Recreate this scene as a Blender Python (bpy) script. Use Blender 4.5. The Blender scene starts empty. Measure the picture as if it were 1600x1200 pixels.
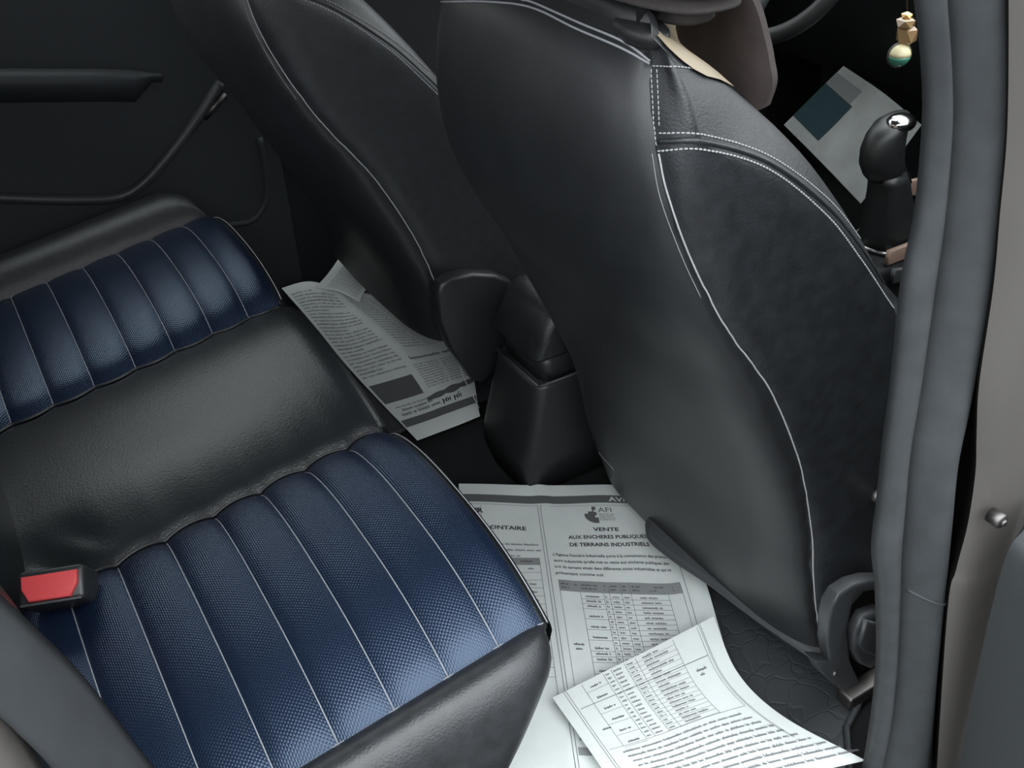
import bpy, bmesh, math, random
from mathutils import Vector, Matrix
from mathutils.bvhtree import BVHTree
random.seed(7)
S = bpy.context.scene
COL = S.collection

# ------------------------------------------------------------------ camera
CAM = Vector((-0.388, -1.212, 1.196))
YAW, PITCH, ROLL, FPX = math.radians(29.48), math.radians(-34.94), math.radians(-2.59), 1600.0
FWD = Vector((math.cos(PITCH)*math.sin(YAW), math.cos(PITCH)*math.cos(YAW), math.sin(PITCH)))
_r = FWD.cross(Vector((0, 0, 1))).normalized()
_u = _r.cross(FWD)
RGT = math.cos(ROLL)*_r + math.sin(ROLL)*_u
UPV = -math.sin(ROLL)*_r + math.cos(ROLL)*_u
cd = bpy.data.cameras.new('camera')
cam = bpy.data.objects.new('camera', cd)
COL.objects.link(cam)
cd.sensor_width = 36.0
cd.lens = 36.0*FPX/1600.0
cd.clip_start = 0.02
m = Matrix((RGT, UPV, -FWD)).transposed().to_4x4()
m.translation = CAM
cam.matrix_world = m
S.camera = cam

# ------------------------------------------------------------------ world, light, exposure
w = bpy.data.worlds.new('overcast_sky')
S.world = w
w.use_nodes = True
wn, wl = w.node_tree.nodes, w.node_tree.links
bg = wn['Background']
tc = wn.new('ShaderNodeTexCoord')
sep = wn.new('ShaderNodeSeparateXYZ')
rmp = wn.new('ShaderNodeValToRGB')
wl.new(tc.outputs['Generated'], sep.inputs[0])
wl.new(sep.outputs['Z'], rmp.inputs[0])
rmp.color_ramp.elements[0].position = 0.0
rmp.color_ramp.elements[0].color = (0.34, 0.35, 0.37, 1)
rmp.color_ramp.elements[1].position = 0.9
rmp.color_ramp.elements[1].color = (0.92, 0.97, 1.0, 1)
wl.new(rmp.outputs[0], bg.inputs[0])
bg.inputs[1].default_value = 4.0

def area(name, loc, target, sx, sy, power, col=(1, 1, 1)):
    ld = bpy.data.lights.new(name, 'AREA')
    ld.shape = 'RECTANGLE'
    ld.size, ld.size_y, ld.energy, ld.color = sx, sy, power, col
    o = bpy.data.objects.new(name, ld)
    COL.objects.link(o)
    o.location = loc
    o.rotation_euler = (Vector(target)-Vector(loc)).to_track_quat('-Z', 'Y').to_euler()
    return o

S.view_settings.view_transform = 'Standard'
S.view_settings.look = 'None'
S.view_settings.gamma = 1.0
S.view_settings.use_curve_mapping = False
S.view_settings.exposure = 0.69

# ------------------------------------------------------------------ helpers
def ray(px, py):
    return FWD + RGT*((px-800)/FPX) - UPV*((py-600)/FPX)

def at(px, py, ax, v):
    q = ray(px, py); i = 'xyz'.index(ax)
    return CAM + q*((v-CAM[i])/q[i])

def proj(p):
    v = Vector(p)-CAM; z = v.dot(FWD)
    return (800+FPX*v.dot(RGT)/z, 600-FPX*v.dot(UPV)/z)

def lerp(a, b, t): return a+(b-a)*t

def interp(kn, x):
    """piecewise smooth interpolation over knots [(x, y)] ascending"""
    if x <= kn[0][0]: return kn[0][1]
    if x >= kn[-1][0]: return kn[-1][1]
    for i in range(len(kn)-1):
        if kn[i][0] <= x <= kn[i+1][0]:
            x0, y0 = kn[i]; x1, y1 = kn[i+1]; h = x1-x0
            def slope(j):
                if j == 0: return (kn[1][1]-kn[0][1])/(kn[1][0]-kn[0][0])
                if j == len(kn)-1: return (kn[-1][1]-kn[-2][1])/(kn[-1][0]-kn[-2][0])
                return (kn[j+1][1]-kn[j-1][1])/(kn[j+1][0]-kn[j-1][0])
            t = (x-x0)/h; m0, m1 = slope(i)*h, slope(i+1)*h
            return ((2*t**3-3*t*t+1)*y0+(t**3-2*t*t+t)*m0+(-2*t**3+3*t*t)*y1+(t**3-t*t)*m1)

def catmull(pts, n, closed=False):
    """n samples per segment through the points"""
    P = [Vector(p) for p in pts]; out = []; L = len(P)
    segs = L if closed else L-1
    for i in range(segs):
        p1, p2 = P[i], P[(i+1) % L]
        p0 = P[(i-1) % L] if (closed or i > 0) else p1*2-p2
        p3 = P[(i+2) % L] if (closed or i < L-2) else p2*2-p1
        for k in range(n):
            t = k/n
            out.append(0.5*((2*p1)+(p2-p0)*t+(2*p0-5*p1+4*p2-p3)*t*t+(3*p1-p0-3*p2+p3)*t**3))
    if not closed: out.append(P[-1].copy())
    return out

def resample(pts, step):
    out = [pts[0].copy()]; acc = 0.0
    for a, b in zip(pts, pts[1:]):
        d = (b-a).length
        if d < 1e-9: continue
        s = step-acc
        while s <= d:
            out.append(a.lerp(b, s/d)); s += step
        acc = d-(s-step)
    return out

def wloc(o):
    v = Vector((0, 0, 0))
    while o is not None:
        v += Vector(o.location); o = o.parent
    return v

def build(name, verts, faces, mat, parent=None, smooth=True, uv=None, mats=None, fm=None):
    off = wloc(parent) if parent else Vector((0, 0, 0))
    me = bpy.data.meshes.new(name)
    me.from_pydata([tuple(Vector(v)-off) for v in verts], [], faces)
    me.materials.append(mat)
    if mats:
        for x in mats: me.materials.append(x)
    if fm:
        for p, k in zip(me.polygons, fm): p.material_index = k
    if uv:
        l = me.uv_layers.new(name='UVMap')
        for p in me.polygons:
            for li in p.loop_indices:
                l.data[li].uv = uv[me.loops[li].vertex_index]
    for p in me.polygons: p.use_smooth = smooth
    me.validate(); me.update()
    o = bpy.data.objects.new(name, me)
    COL.objects.link(o)
    if parent: o.parent = parent
    return o

def tag(o, label=None, cat=None, group=None, kind=None):
    if label: o['label'] = label
    if cat: o['category'] = cat
    if group: o['group'] = group
    if kind: o['kind'] = kind
    return o

def thing(name, loc, label, cat, group=None):
    o = bpy.data.objects.new(name, None)
    COL.objects.link(o)
    o.location = loc
    o.empty_display_size = 0.05
    return tag(o, label, cat, group)

class MB:
    """collects shapes of ONE part"""
    def __init__(s): s.v = []; s.f = []; s.uv = []
    def add(s, v, f, uv=None):
        n = len(s.v); s.v += [Vector(x) for x in v]; s.f += [tuple(i+n for i in q) for q in f]
        s.uv += uv if uv else [(x[0], x[1]) for x in v]
        return s
    def grid(s, rows, closed_u=False, flip=False, uv=None):
        R, Cn = len(rows), len(rows[0]); v = [p for r in rows for p in r]; f = []
        for i in range(R-1):
            for j in range(Cn if closed_u else Cn-1):
                a, b = i*Cn+j, i*Cn+(j+1) % Cn
                q = (a, b, b+Cn, a+Cn)
                f.append(q[::-1] if flip else q)
        u = [p for r in uv for p in r] if uv else None
        return s.add(v, f, u)
    def loft(s, rows, cap=True):
        """closed loops"""
        n = len(s.v); s.grid(rows, True); k = len(rows[0])
        if cap:
            s.f.append(tuple(range(n, n+k))[::-1])
            e = n+k*(len(rows)-1); s.f.append(tuple(range(e, e+k)))
        return s
    def tube(s, pts, r, seg=8, cap=True):
        pts = [Vector(p) for p in pts]; rows = []; N = len(pts)
        t0 = (pts[1]-pts[0]).normalized()
        up = Vector((0, 0, 1)) if abs(t0.z) < .9 else Vector((1, 0, 0))
        a = t0.cross(up).normalized()
        for i, p in enumerate(pts):
            t = (pts[min(i+1, N-1)]-pts[max(i-1, 0)]).normalized()
            a = (a-t*a.dot(t)).normalized(); b = t.cross(a)
            rr = r[i] if isinstance(r, (list, tuple)) else r
            rows.append([p+(a*math.cos(q)+b*math.sin(q))*rr for q in [2*math.pi*k/seg for k in range(seg)]])
        return s.loft(rows, cap)
    def box(s, c, d, bev=0.0, rot=None):
        c = Vector(c); bm = bmesh.new(); bmesh.ops.create_cube(bm, size=1.0)
        for v in bm.verts: v.co = Vector((v.co.x*d[0], v.co.y*d[1], v.co.z*d[2]))
        if bev > 0:
            bmesh.ops.bevel(bm, geom=bm.edges[:], offset=bev, segments=3, profile=.5, affect='EDGES')
        for v in bm.verts:
            if rot is not None: v.co = rot @ v.co
            v.co += c
        bm.verts.index_update()
        s.add([v.co.copy() for v in bm.verts], [tuple(v.index for v in f.verts) for f in bm.faces]); bm.free()
        return s
    def prism(s, poly, axis_vec, bev=0.0):
        """poly: 3D polygon points, extruded by axis_vec, optional bevelled rims"""
        bm = bmesh.new(); a = [bm.verts.new(p) for p in poly]; b = [bm.verts.new(Vector(p)+Vector(axis_vec)) for p in poly]
        n = len(poly); bm.faces.new(a[::-1]); bm.faces.new(b)
        for i in range(n): bm.faces.new((a[i], a[(i+1) % n], b[(i+1) % n], b[i]))
        bmesh.ops.recalc_face_normals(bm, faces=bm.faces[:])
        if bev > 0:
            es = [e for e in bm.edges if (e.verts[0] in a) == (e.verts[1] in a)]
            bmesh.ops.bevel(bm, geom=es, offset=bev, segments=3, profile=.5, affect='EDGES', clamp_overlap=True)
        bm.verts.index_update()
        s.add([v.co.copy() for v in bm.verts], [tuple(v.index for v in f.verts) for f in bm.faces]); bm.free()
        return s
    def ball(s, c, r, sc=(1, 1, 1), seg=16, rng=10):
        c = Vector(c); rows = []
        for i in range(rng+1):
            th = math.pi*i/rng; rr = max(math.sin(th), 1e-3)*r
            rows.append([c+Vector((rr*math.cos(2*math.pi*k/seg)*sc[0], rr*math.sin(2*math.pi*k/seg)*sc[1], r*math.cos(th)*sc[2])) for k in range(seg)])
        return s.loft(rows[::-1], True)
    def stitch(s, pts, r=.0007, L=.0040, gap=.0003, nrm=None, lift=.0003):
        """thread dashes along a polyline"""
        pts = [Vector(p) for p in pts]
        ln = resample(pts, (L+gap)/4)
        for i in range(0, len(ln)-4, 4):
            a, b = ln[i], ln[i+3]; mid = ln[i+1].lerp(ln[i+2], .5)
            t = (b-a).normalized(); u = t.cross(Vector((0.3, 0.2, 1))).normalized(); w_ = t.cross(u)
            rr = [.55*r, r, r, .55*r]; cs = [a, a.lerp(mid, .35), b.lerp(mid, .35), b]
            s.loft([[c+(u*math.cos(q)+w_*math.sin(q))*k for q in (0, 1.57, 3.14, 4.71)] for c, k in zip(cs, rr)])
        return s
    def build(s, name, mat, parent=None, smooth=True, uv=False):
        return build(name, s.v, s.f, mat, parent, smooth, s.uv if uv else None)

def autosmooth(o, ang=40):
    me = o.data
    bm = bmesh.new(); bm.from_mesh(me)
    for e in bm.edges:
        if len(e.link_faces) == 2 and e.calc_face_angle(0) > math.radians(ang): e.smooth = False
    bm.to_mesh(me); bm.free()
    return o

def bvh(*objs):
    v = []; f = []
    for o in objs:
        n = len(v); off = wloc(o)
        v += [x.co+off for x in o.data.vertices]; f += [tuple(i+n for i in p.vertices) for p in o.data.polygons]
    return BVHTree.FromPolygons(v, f)

def on(tree, px, py, lift=0.0005):
    h, n, i, d = tree.ray_cast(CAM, ray(px, py).normalized())
    if h is None: return None
    if n.dot(ray(px, py)) > 0: n = -n
    return h+n*lift

def onpoly(tree, pix, n=10, lift=0.0005):
    c = catmull([(p[0], p[1], 0) for p in pix], n)
    return [p for p in (on(tree, q.x, q.y, lift) for q in c) if p is not None]

# ------------------------------------------------------------------ materials
MATS = {}
def mat(name, col, rough=.5, spec=.5, metal=0.0, bump=None, var=0.0, vscale=20, coat=0.0):
    """bump = (scale, strength, distance); var = colour mottling"""
    if name in MATS: return MATS[name]
    M = bpy.data.materials.new(name); M.use_nodes = True
    N, Lk = M.node_tree.nodes, M.node_tree.links
    b = N['Principled BSDF']
    b.inputs['Base Color'].default_value = (*col, 1)
    b.inputs['Roughness'].default_value = rough
    b.inputs['Specular IOR Level'].default_value = spec
    b.inputs['Metallic'].default_value = metal
    b.inputs['Coat Weight'].default_value = coat
    t = N.new('ShaderNodeTexCoord')
    if var > 0:
        nz = N.new('ShaderNodeTexNoise'); nz.inputs['Scale'].default_value = vscale; nz.inputs['Detail'].default_value = 5
        Lk.new(t.outputs['Object'], nz.inputs['Vector'])
        r = N.new('ShaderNodeValToRGB')
        r.color_ramp.elements[0].position = .3; r.color_ramp.elements[1].position = .7
        r.color_ramp.elements[0].color = (*[c*(1-var) for c in col], 1); r.color_ramp.elements[1].color = (*[min(1, c*(1+var)) for c in col], 1)
        Lk.new(nz.outputs['Fac'], r.inputs[0]); Lk.new(r.outputs[0], b.inputs['Base Color'])
    if bump:
        nz = N.new('ShaderNodeTexNoise'); nz.inputs['Scale'].default_value = bump[0]; nz.inputs['Detail'].default_value = 3
        Lk.new(t.outputs['Object'], nz.inputs['Vector'])
        bp = N.new('ShaderNodeBump'); bp.inputs['Strength'].default_value = bump[1]; bp.inputs['Distance'].default_value = bump[2]
        Lk.new(nz.outputs['Fac'], bp.inputs['Height']); Lk.new(bp.outputs[0], b.inputs['Normal'])
    MATS[name] = M
    return M

def weave_mat(name, col, rough, pitch=.0031):
    M = mat(name, col, rough, .5)
    N, Lk = M.node_tree.nodes, M.node_tree.links
    b = N['Principled BSDF']
    uvn = N.new('ShaderNodeUVMap'); sp = N.new('ShaderNodeSeparateXYZ'); Lk.new(uvn.outputs[0], sp.inputs[0])
    def mth(op, a, bb=None, v=None):
        x = N.new('ShaderNodeMath'); x.operation = op
        Lk.new(a, x.inputs[0])
        if bb is not None: Lk.new(bb, x.inputs[1])
        elif v is not None: x.inputs[1].default_value = v
        return x.outputs[0]
    us = mth('DIVIDE', sp.outputs['X'], v=pitch*.8); vs = mth('DIVIDE', sp.outputs['Y'], v=pitch*1.5)
    fl = mth('FLOOR', us); vs2 = mth('ADD', vs, mth('MULTIPLY', fl, v=.5))
    h = mth('MULTIPLY', mth('SINE', mth('MULTIPLY', mth('FRACT', us), v=math.pi)), mth('SINE', mth('MULTIPLY', mth('FRACT', vs2), v=math.pi)))
    bp = N.new('ShaderNodeBump'); bp.inputs['Strength'].default_value = .40; bp.inputs['Distance'].default_value = .0009
    Lk.new(h, bp.inputs['Height']); Lk.new(bp.outputs[0], b.inputs['Normal'])
    return M

LEATHER = mat('black_leather', (.015, .0165, .018), .42, .65, bump=(900, .25, .0006), var=.15, vscale=30)
LEATHER_SIDE = mat('black_leather_side', (.017, .019, .0215), .42, .7, bump=(420, .45, .0010), var=.3, vscale=60)
LEATHER_SEAT = mat('rear_black_leather', (.011, .0135, .015), .36, .6, bump=(330, .45, .0010), var=.12, vscale=12)
BLUE = weave_mat('navy_woven_vinyl', (.0055, .0115, .028), .34)
BLUE.node_tree.nodes['Principled BSDF'].inputs['Specular IOR Level'].default_value = .95
BLUE.node_tree.nodes['Principled BSDF'].inputs['Specular Tint'].default_value = (.58, .74, 1.0, 1)
THREAD = mat('grey_thread', (.42, .43, .44), .8, .2)
THREAD_DIM = mat('dim_thread', (.30, .31, .33), .8, .2)
PLASTIC = mat('black_plastic', (.018, .019, .020), .4, .55, bump=(1200, .2, .0003))
PLASTIC_G = mat('charcoal_plastic', (.045, .048, .051), .42, .5, bump=(1000, .2, .0003))
DOORTRIM = mat('door_trim_plastic', (.032, .037, .040), .55, .4, bump=(600, .25, .0004))
RUBBER = mat('grey_rubber', (.052, .057, .061), .62, .35, bump=(1500, .4, .0004), var=.12, vscale=40)
RUBBER_D = mat('dark_arch_trim', (.030, .033, .036), .6, .35, bump=(1500, .4, .0004), var=.15, vscale=20)
CARPET = mat('black_carpet', (.015, .0155, .016), .95, .1, bump=(900, .8, .002))
PAINT = mat('taupe_paint', (.118, .110, .101), .40, .5, metal=.2, coat=.2)
DARKGAP = mat('dark_recess', (.008, .007, .006), .9, .1)
PAPER = mat('newsprint', (.64, .675, .66), .9, .15, bump=(60, .15, .002), var=.03, vscale=30)
INK = mat('printing_ink', (.05, .052, .055), .9, .1)
INK_S = mat('small_print_ink', (.13, .135, .14), .9, .1)
INK_G = mat('grey_print', (.115, .12, .12), .9, .1)
INK_L = mat('light_grey_print', (.25, .26, .262), .9, .1)
PAPER_SHADE = mat('newsprint_shaded', (.20, .21, .205), .7, .3, var=.2, vscale=9)  # paper with the footwell shade put into its base colour
INK_T = mat('teal_print', (.018, .034, .040), .9, .1)
RED = mat('red_button', (.55, .055, .060), .5, .4)
METAL = mat('worn_steel', (.16, .15, .145), .45, .5, metal=1.0)
CHROME = mat('chrome', (.6, .6, .6), .15, .5, metal=1.0)
GOLD = mat('gold_bead', (.75, .48, .22), .18, .5, metal=.9)
GLASSY = mat('amber_crystal', (.30, .19, .09), .06, .8, coat=.6)
GREEN = mat('green_bead', (.06, .22, .15), .2, .5)
CREAM = mat('cream_bead', (.75, .66, .42), .25, .5)
BROWN = mat('brown_cloth', (.085, .070, .068), .9, .15, bump=(800, .5, .001), var=.15, vscale=25)
HEADCLOTH = mat('grey_headrest_cloth', (.060, .054, .053), .85, .2, bump=(700, .5, .001))
TAN = mat('tan_leather', (.36, .30, .21), .45, .5)
WOODTRIM = mat('pinkish_trim', (.30, .20, .16), .5, .4)
MAT_RUB = mat('rubber_mat', (.036, .040, .044), .55, .35)
ASPHALT = mat('asphalt', (.10, .10, .10), .9, .2)
HEADLINER = mat('headliner', (.18, .18, .175), .95, .1)

def mat_relief():
    """maze-like moulded relief of the floor mat"""
    N, Lk = MAT_RUB.node_tree.nodes, MAT_RUB.node_tree.links
    b = N['Principled BSDF']; t = N.new('ShaderNodeTexCoord')
    v = N.new('ShaderNodeTexVoronoi'); v.feature = 'DISTANCE_TO_EDGE'; v.inputs['Scale'].default_value = 26
    nz = N.new('ShaderNodeTexNoise'); nz.inputs['Scale'].default_value = 14
    mx = N.new('ShaderNodeMixRGB'); mx.inputs[0].default_value = .08
    Lk.new(t.outputs['Object'], nz.inputs['Vector']); Lk.new(t.outputs['Object'], mx.inputs[1]); Lk.new(nz.outputs['Color'], mx.inputs[2])
    Lk.new(mx.outputs[0], v.inputs['Vector'])
    r = N.new('ShaderNodeValToRGB'); r.color_ramp.elements[0].position = .0; r.color_ramp.elements[1].position = .06
    Lk.new(v.outputs['Distance'], r.inputs[0])
    bp = N.new('ShaderNodeBump'); bp.inputs['Strength'].default_value = .45; bp.inputs['Distance'].default_value = .0018
    Lk.new(r.outputs[0], bp.inputs['Height']); Lk.new(bp.outputs[0], b.inputs['Normal'])
mat_relief()

# ------------------------------------------------------------------ car shell (the setting)
FZ = .05
def slab(name, lo, hi, mt, parent=None, kind='structure', bev=0.0):
    c = [(a+b)/2 for a, b in zip(lo, hi)]; d = [b-a for a, b in zip(lo, hi)]
    o = MB().box(c, d, bev).build(name, mt, parent, smooth=False)
    if kind and parent is None: tag(o, kind=kind)
    return o

slab('ground', (-6, -7, -.40), (7, 7, -.30), ASPHALT)
slab('wall_skyblock_near', (-8, -5.2, -.3), (9, -4.8, 1.9), ASPHALT)  # unseen wall added behind the camera to block low sky and steer reflections
slab('wall_skyblock_far', (-8, 3.2, -.3), (9, 3.6, 1.5), ASPHALT)  # unseen wall added beyond the far doors to hold back low sky
slab('floor', (-.95, -.80, -.04), (1.75, .78, FZ-.006), CARPET)
slab('ceiling', (-.95, -.64, 1.21), (.95, .64, 1.25), HEADLINER)
def glass(name, quad, tint):
    G = mat('tinted_glass_%d' % int(tint*100), (1, 1, 1)); N = G.node_tree.nodes; L2 = G.node_tree.links
    t_ = N.new('ShaderNodeBsdfTransparent'); t_.inputs[0].default_value = (tint, tint*1.01, tint, 1)
    g_ = N.new('ShaderNodeBsdfGlossy'); g_.inputs['Roughness'].default_value = .02
    x_ = N.new('ShaderNodeMixShader'); x_.inputs[0].default_value = .05
    L2.new(t_.outputs[0], x_.inputs[1]); L2.new(g_.outputs[0], x_.inputs[2]); L2.new(x_.outputs[0], N['Material Output'].inputs[0])
    q = [Vector(p) for p in quad]; n = (q[1]-q[0]).cross(q[3]-q[0]).normalized()*.004
    return tag(MB().loft([q, [p+n for p in q]]).build(name, G, smooth=False), kind='structure')
glass('window_1', [(-.55, .775, .84), (.14, .775, .84), (.14, .625, 1.23), (-.55, .625, 1.23)], .80)
glass('window_2', [(.26, .775, .84), (1.40, .775, .84), (.95, .625, 1.23), (.26, .625, 1.23)], .65)
glass('window_3', [(1.72, -.72, .86), (1.72, .72, .86), (.95, .60, 1.24), (.95, -.60, 1.24)], .9)
glass('window_4', [(.47, -.80, .84), (1.40, -.80, .84), (.95, -.64, 1.23), (.47, -.64, 1.23)], .9)
# far side: closed rear and front doors with window openings above the belt line
BELT = .86
slab('wall_left', (.20, .765, -.04), (1.75, .80, BELT), PLASTIC)
for i, (xa, xb) in enumerate(((-.95, -.55), (.14, .26))):
    rows = []
    for z, y in ((BELT-.02, .77), (1.24, .60)):
        rows.append([(xa, y, z), (xb, y, z), (xb, y+.04, z), (xa, y+.04, z)])
    tag(MB().loft(rows).build('trim_%d' % (i+3), DOORTRIM, smooth=False), kind='structure')
slab('wall_back', (-1.0, -.80, -.04), (-.95, .80, .95), CARPET)
slab('wall_front', (1.75, -.80, -.04), (1.80, .80, .95), DOORTRIM)
slab('wall_right', (.47, -.83, -.04), (1.75, -.79, BELT), DOORTRIM)

# far rear door inner panel
DY = .745
door = slab('door_1', (-.95, DY, -.02), (.20, .80, BELT), DOORTRIM)
def doorpt(px, py, dy=0.0): return at(px, py, 'y', DY+dy)
mb = MB(); rows = []
prof = [(0, .0), (-.018, .012), (-.030, .0), (-.030, -.02), (-.012, -.045), (0, -.055)]
for px in (-160, -60, 60, 140, 200, 235, 250):
    p = doorpt(px, 112 + (0 if px < 150 else (px-150)*.03)); k = 1.0 if px < 235 else .3
    rows.append([(p.x, DY+a*1.4*k, p.z+b*k) for a, b in prof])
mb.grid(rows); mb.build('armrest', DOORTRIM, door)
line = catmull([doorpt(*q) for q in ((345, 128), (315, 175), (270, 235), (225, 285), (185, 308), (120, 312), (0, 309), (-120, 305))], 6)
MB().tube(line, .011, 8).build('pocket_rim', PLASTIC_G, door)
line = catmull([doorpt(*q) for q in ((405, 215), (415, 270), (415, 315), (392, 345), (350, 352))], 6)
MB().tube(line, .007, 8).build('speaker_rim', DOORTRIM, door)
a = doorpt(286, 216, -.004); b = doorpt(352, 146, -.004); c = a.lerp(b, .42)
MB().tube([a, c], .0035, 8).tube([c+Vector((.006, 0, .0)), b], .0065, 8).build('pull_strip', METAL, door)

# ------------------------------------------------------------------ rear bench cushion
SEAMX = [-.492, -.43, -.368, -.306, -.242, -.180, -.118, -.058, -.004]
def valley(x):
    z = .370+.145*x
    if x > -.03: z -= .9*(x+.03)**2*10
    return z
SECT = {'near': (-.575, -.175, .045, .0), 'mid': (-.175, .205, .030, .006), 'far': (.205, .585, .040, .012)}
def chan(x):
    for i in range(len(SEAMX)-1):
        if SEAMX[i] <= x <= SEAMX[i+1] or (i == len(SEAMX)-2 and x > SEAMX[i]):
            return i, min(1, max(0, (x-SEAMX[i])/(SEAMX[i+1]-SEAMX[i])))
    return 0, 0.0
def scallop(x):
    i, f = chan(x)
    return .008*math.sin(math.pi*f)**.8 if 0 < f < 1 else 0.0
def sect_y(kind, x, t):
    """t in -1..1 across the section"""
    y0, y1, c, l = SECT[kind]
    if kind == 'near': y1 += scallop(x)
    if kind == 'far': y0 -= scallop(x)
    if kind == 'mid': y0 += scallop(x); y1 -= scallop(x)
    return lerp(y0, y1, (t+1)/2)
def height(kind, x, t, puff=True):
    y0, y1, c, l = SECT[kind]
    side = l
    if kind == 'mid': side = lerp(0, .012, (t+1)/2)
    if kind == 'near': side = 0.0
    frontal = min(1, max(.35, 1+1.2*x))
    z = valley(x)+side+c*frontal*(1-abs(t)**2.6)
    if kind != 'mid':
        i, f = chan(x)
        if puff: z += .0055*math.sqrt(max(0, 1-(2*f-1)**2))*min(1, 6*(1-abs(t))+.35)
        # channels end in a soft gather at the centre section
        e = (1-t)/2 if kind == 'near' else (1+t)/2
        z -= .006*math.exp(-(e/.05)**2)
    else:
        z -= .006*math.exp(-((1-abs(t))/.045)**2)
        z += .004*math.sin(9*x+2*t)*(1-t*t)
        z += .005*math.sin(x*95+t*14)*math.exp(-((x+.42)/.04)**2)*math.exp(-((t+.8)/.2)**2)
        z -= .012*math.exp(-((x+.43)/.05)**2)*math.exp(-((t+.75)/.25)**2)
    return z

bench = thing('rear_bench_seat', (-.2, 0, FZ), 'wide rear bench seat of pleated navy and plain black leatherette', 'car seat')
def side_panel(kind, name):
    root_mat = BLUE
    for i in range(len(SEAMX)-1):
        xa, xb = SEAMX[i], SEAMX[i+1]; rows = []; uvs = []
        nx, ny = 8, 40
        for a in range(nx+1):
            x = lerp(xa, xb, a/nx); xs = min(max(x, xa+1e-5), xb-1e-5); r = []; u = []
            for b in range(ny+1):
                t = -1+2*b/ny; y = sect_y(kind, xs, t)
                r.append(Vector((x, y, height(kind, xs, t)))); u.append((x, y))
            rows.append(r); uvs.append(u)
        # underside so that each pleat is a padded strip with thickness
        mb = MB(); mb.grid(rows, uv=uvs, flip=True)
        base = [[Vector((p.x, p.y, p.z-.012)) for p in rows[k]] for k in (0, -1)]
        mb.grid([rows[0], base[0]]); mb.grid([base[1], rows[-1]])
        mb.grid(base)
        mb.build('pleat', BLUE, bench, uv=True)
side_panel('near', 'near'); side_panel('far', 'far')
# centre panel
rows = []
for a in range(61):
    x = lerp(-.492, -.002, a/60)
    rows.append([Vector((x, sect_y('mid', x, -1+2*b/40), height('mid', x, -1+2*b/40))) for b in range(41)])
mb = MB(); mb.grid(rows, flip=True); mb.build('centre_panel', LEATHER_SEAT, bench)
# thread along the pleats
for kind in ('near', 'far'):
    for x in SEAMX[1:-1]:
        mb = MB(); mb.tube([Vector((x, sect_y(kind, x, t), height(kind, x, t)+.0003)) for t in [-1+2*k/50 for k in range(51)]], .0007, 6)
        mb.build('pleat_stitching', THREAD_DIM, bench)
# dark welt in the scalloped joints
for kind, t in (('near', 1), ('far', -1)):
    mb = MB()
    pts = [Vector((x, sect_y(kind, x, t), height(kind, x, t)+.003)) for x in [lerp(-.48, -.006, k/120) for k in range(121)]]
    mb.tube(pts, .0022, 8)
    mb.build('joint_welt', PLASTIC, bench)
# front piping, front skirt
def front_edge():
    pts = []
    for kind in ('near', 'mid', 'far'):
        for k in range(31):
            t = -1+2*k/30
            pts.append(Vector((.0, sect_y(kind, -.004, t), height(kind, -.004, t))))
    return pts
fe = front_edge()
MB().tube([p+Vector((.002, 0, .0004)) for p in fe if p.y < -.18], .0008, 6).build('front_stitching', THREAD_DIM, bench)
MB().tube([p+Vector((.002, 0, .0004)) for p in fe if p.y > .21], .0007, 6).build('front_stitching', THREAD, bench)
rows = []
for k, (dx, dz) in enumerate(((-.004, .0), (.006, -.004), (.008, -.015), (0, -.05), (-.03, -.12), (-.07, -.20), (-.11, -.30))):
    rows.append([Vector((p.x+dx, p.y, max(FZ+.002, p.z+dz))) for p in fe])
MB().grid(rows).build('front_skirt', LEATHER_SEAT, bench)
# bolsters: near and far, top rolls over into the side face
def bolster(sgn, y0, zoff, name):
    rows = []
    secpts = [(0, 0), (.010, .013), (.026, .022), (.044, .018), (.061, -.004), (.071, -.038), (.077, -.08), (.077, -.13), (.072, -.20), (.066, -.28)] if sgn < 0 else \
             [(0, 0), (.014, .020), (.034, .038), (.060, .047), (.088, .042), (.110, .020), (.122, -.03), (.126, -.10), (.125, -.18), (.125, -.28)]
    sec = catmull([(a, b, 0) for a, b in secpts], 5)
    for q in sec:
        row = []
        for k in range(49):
            a = k/48
            zrel = q.y
            xf = -.002+min(0, zrel+.02)*.62-.006*min(1, q.x/.04)**2
            x = lerp(-.492, xf, 1-(1-a)**1.5)
            # plan rounding towards the front corner
            c = max(0, (x-(xf-.075))/.075)
            pull = 1-math.sqrt(max(0, 1-min(1, c)**2))
            y = y0+sgn*q.x*(1-.82*pull)
            zb = (valley(min(x, -.004))+zoff)
            if sgn < 0: zb = height('near', min(x, -.004), -1, False)
            else: zb = height('far', min(x, -.004), 1, False)
            row.append(Vector((x, y, max(FZ+.002, zb+zrel*((1-pull) if zrel > 0 else (1-.25*pull))))))
        rows.append(row)
    return MB().grid(rows, flip=(sgn > 0)).build(name, LEATHER_SIDE, bench), rows
bo_n, rows_n = bolster(-1, -.575, 0, 'bolster')
bo_f, rows_f = bolster(1, .585, 0, 'bolster')
corner = [r[-1] for r in rows_n]
mb = MB(); mb.tube([p+Vector((.0, .0, 0)) for p in corner[0:44]], .0022, 8); mb.build('corner_piping', LEATHER, bench)
mb = MB(); mb.tube([p+Vector((-.005, -.002, .0)) for p in corner[10:44]], .0006, 6); mb.build('corner_stitching', THREAD_DIM, bench)
edge = [r for r in rows_n[0]]
MB().tube([p+Vector((0, .001, .0008)) for p in edge], .0008, 6).build('edge_stitching', THREAD_DIM, bench)
MB().tube([p+Vector((0, -.001, .0008)) for p in rows_f[0]], .0006, 6).build('edge_stitching', THREAD_DIM, bench)
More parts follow.
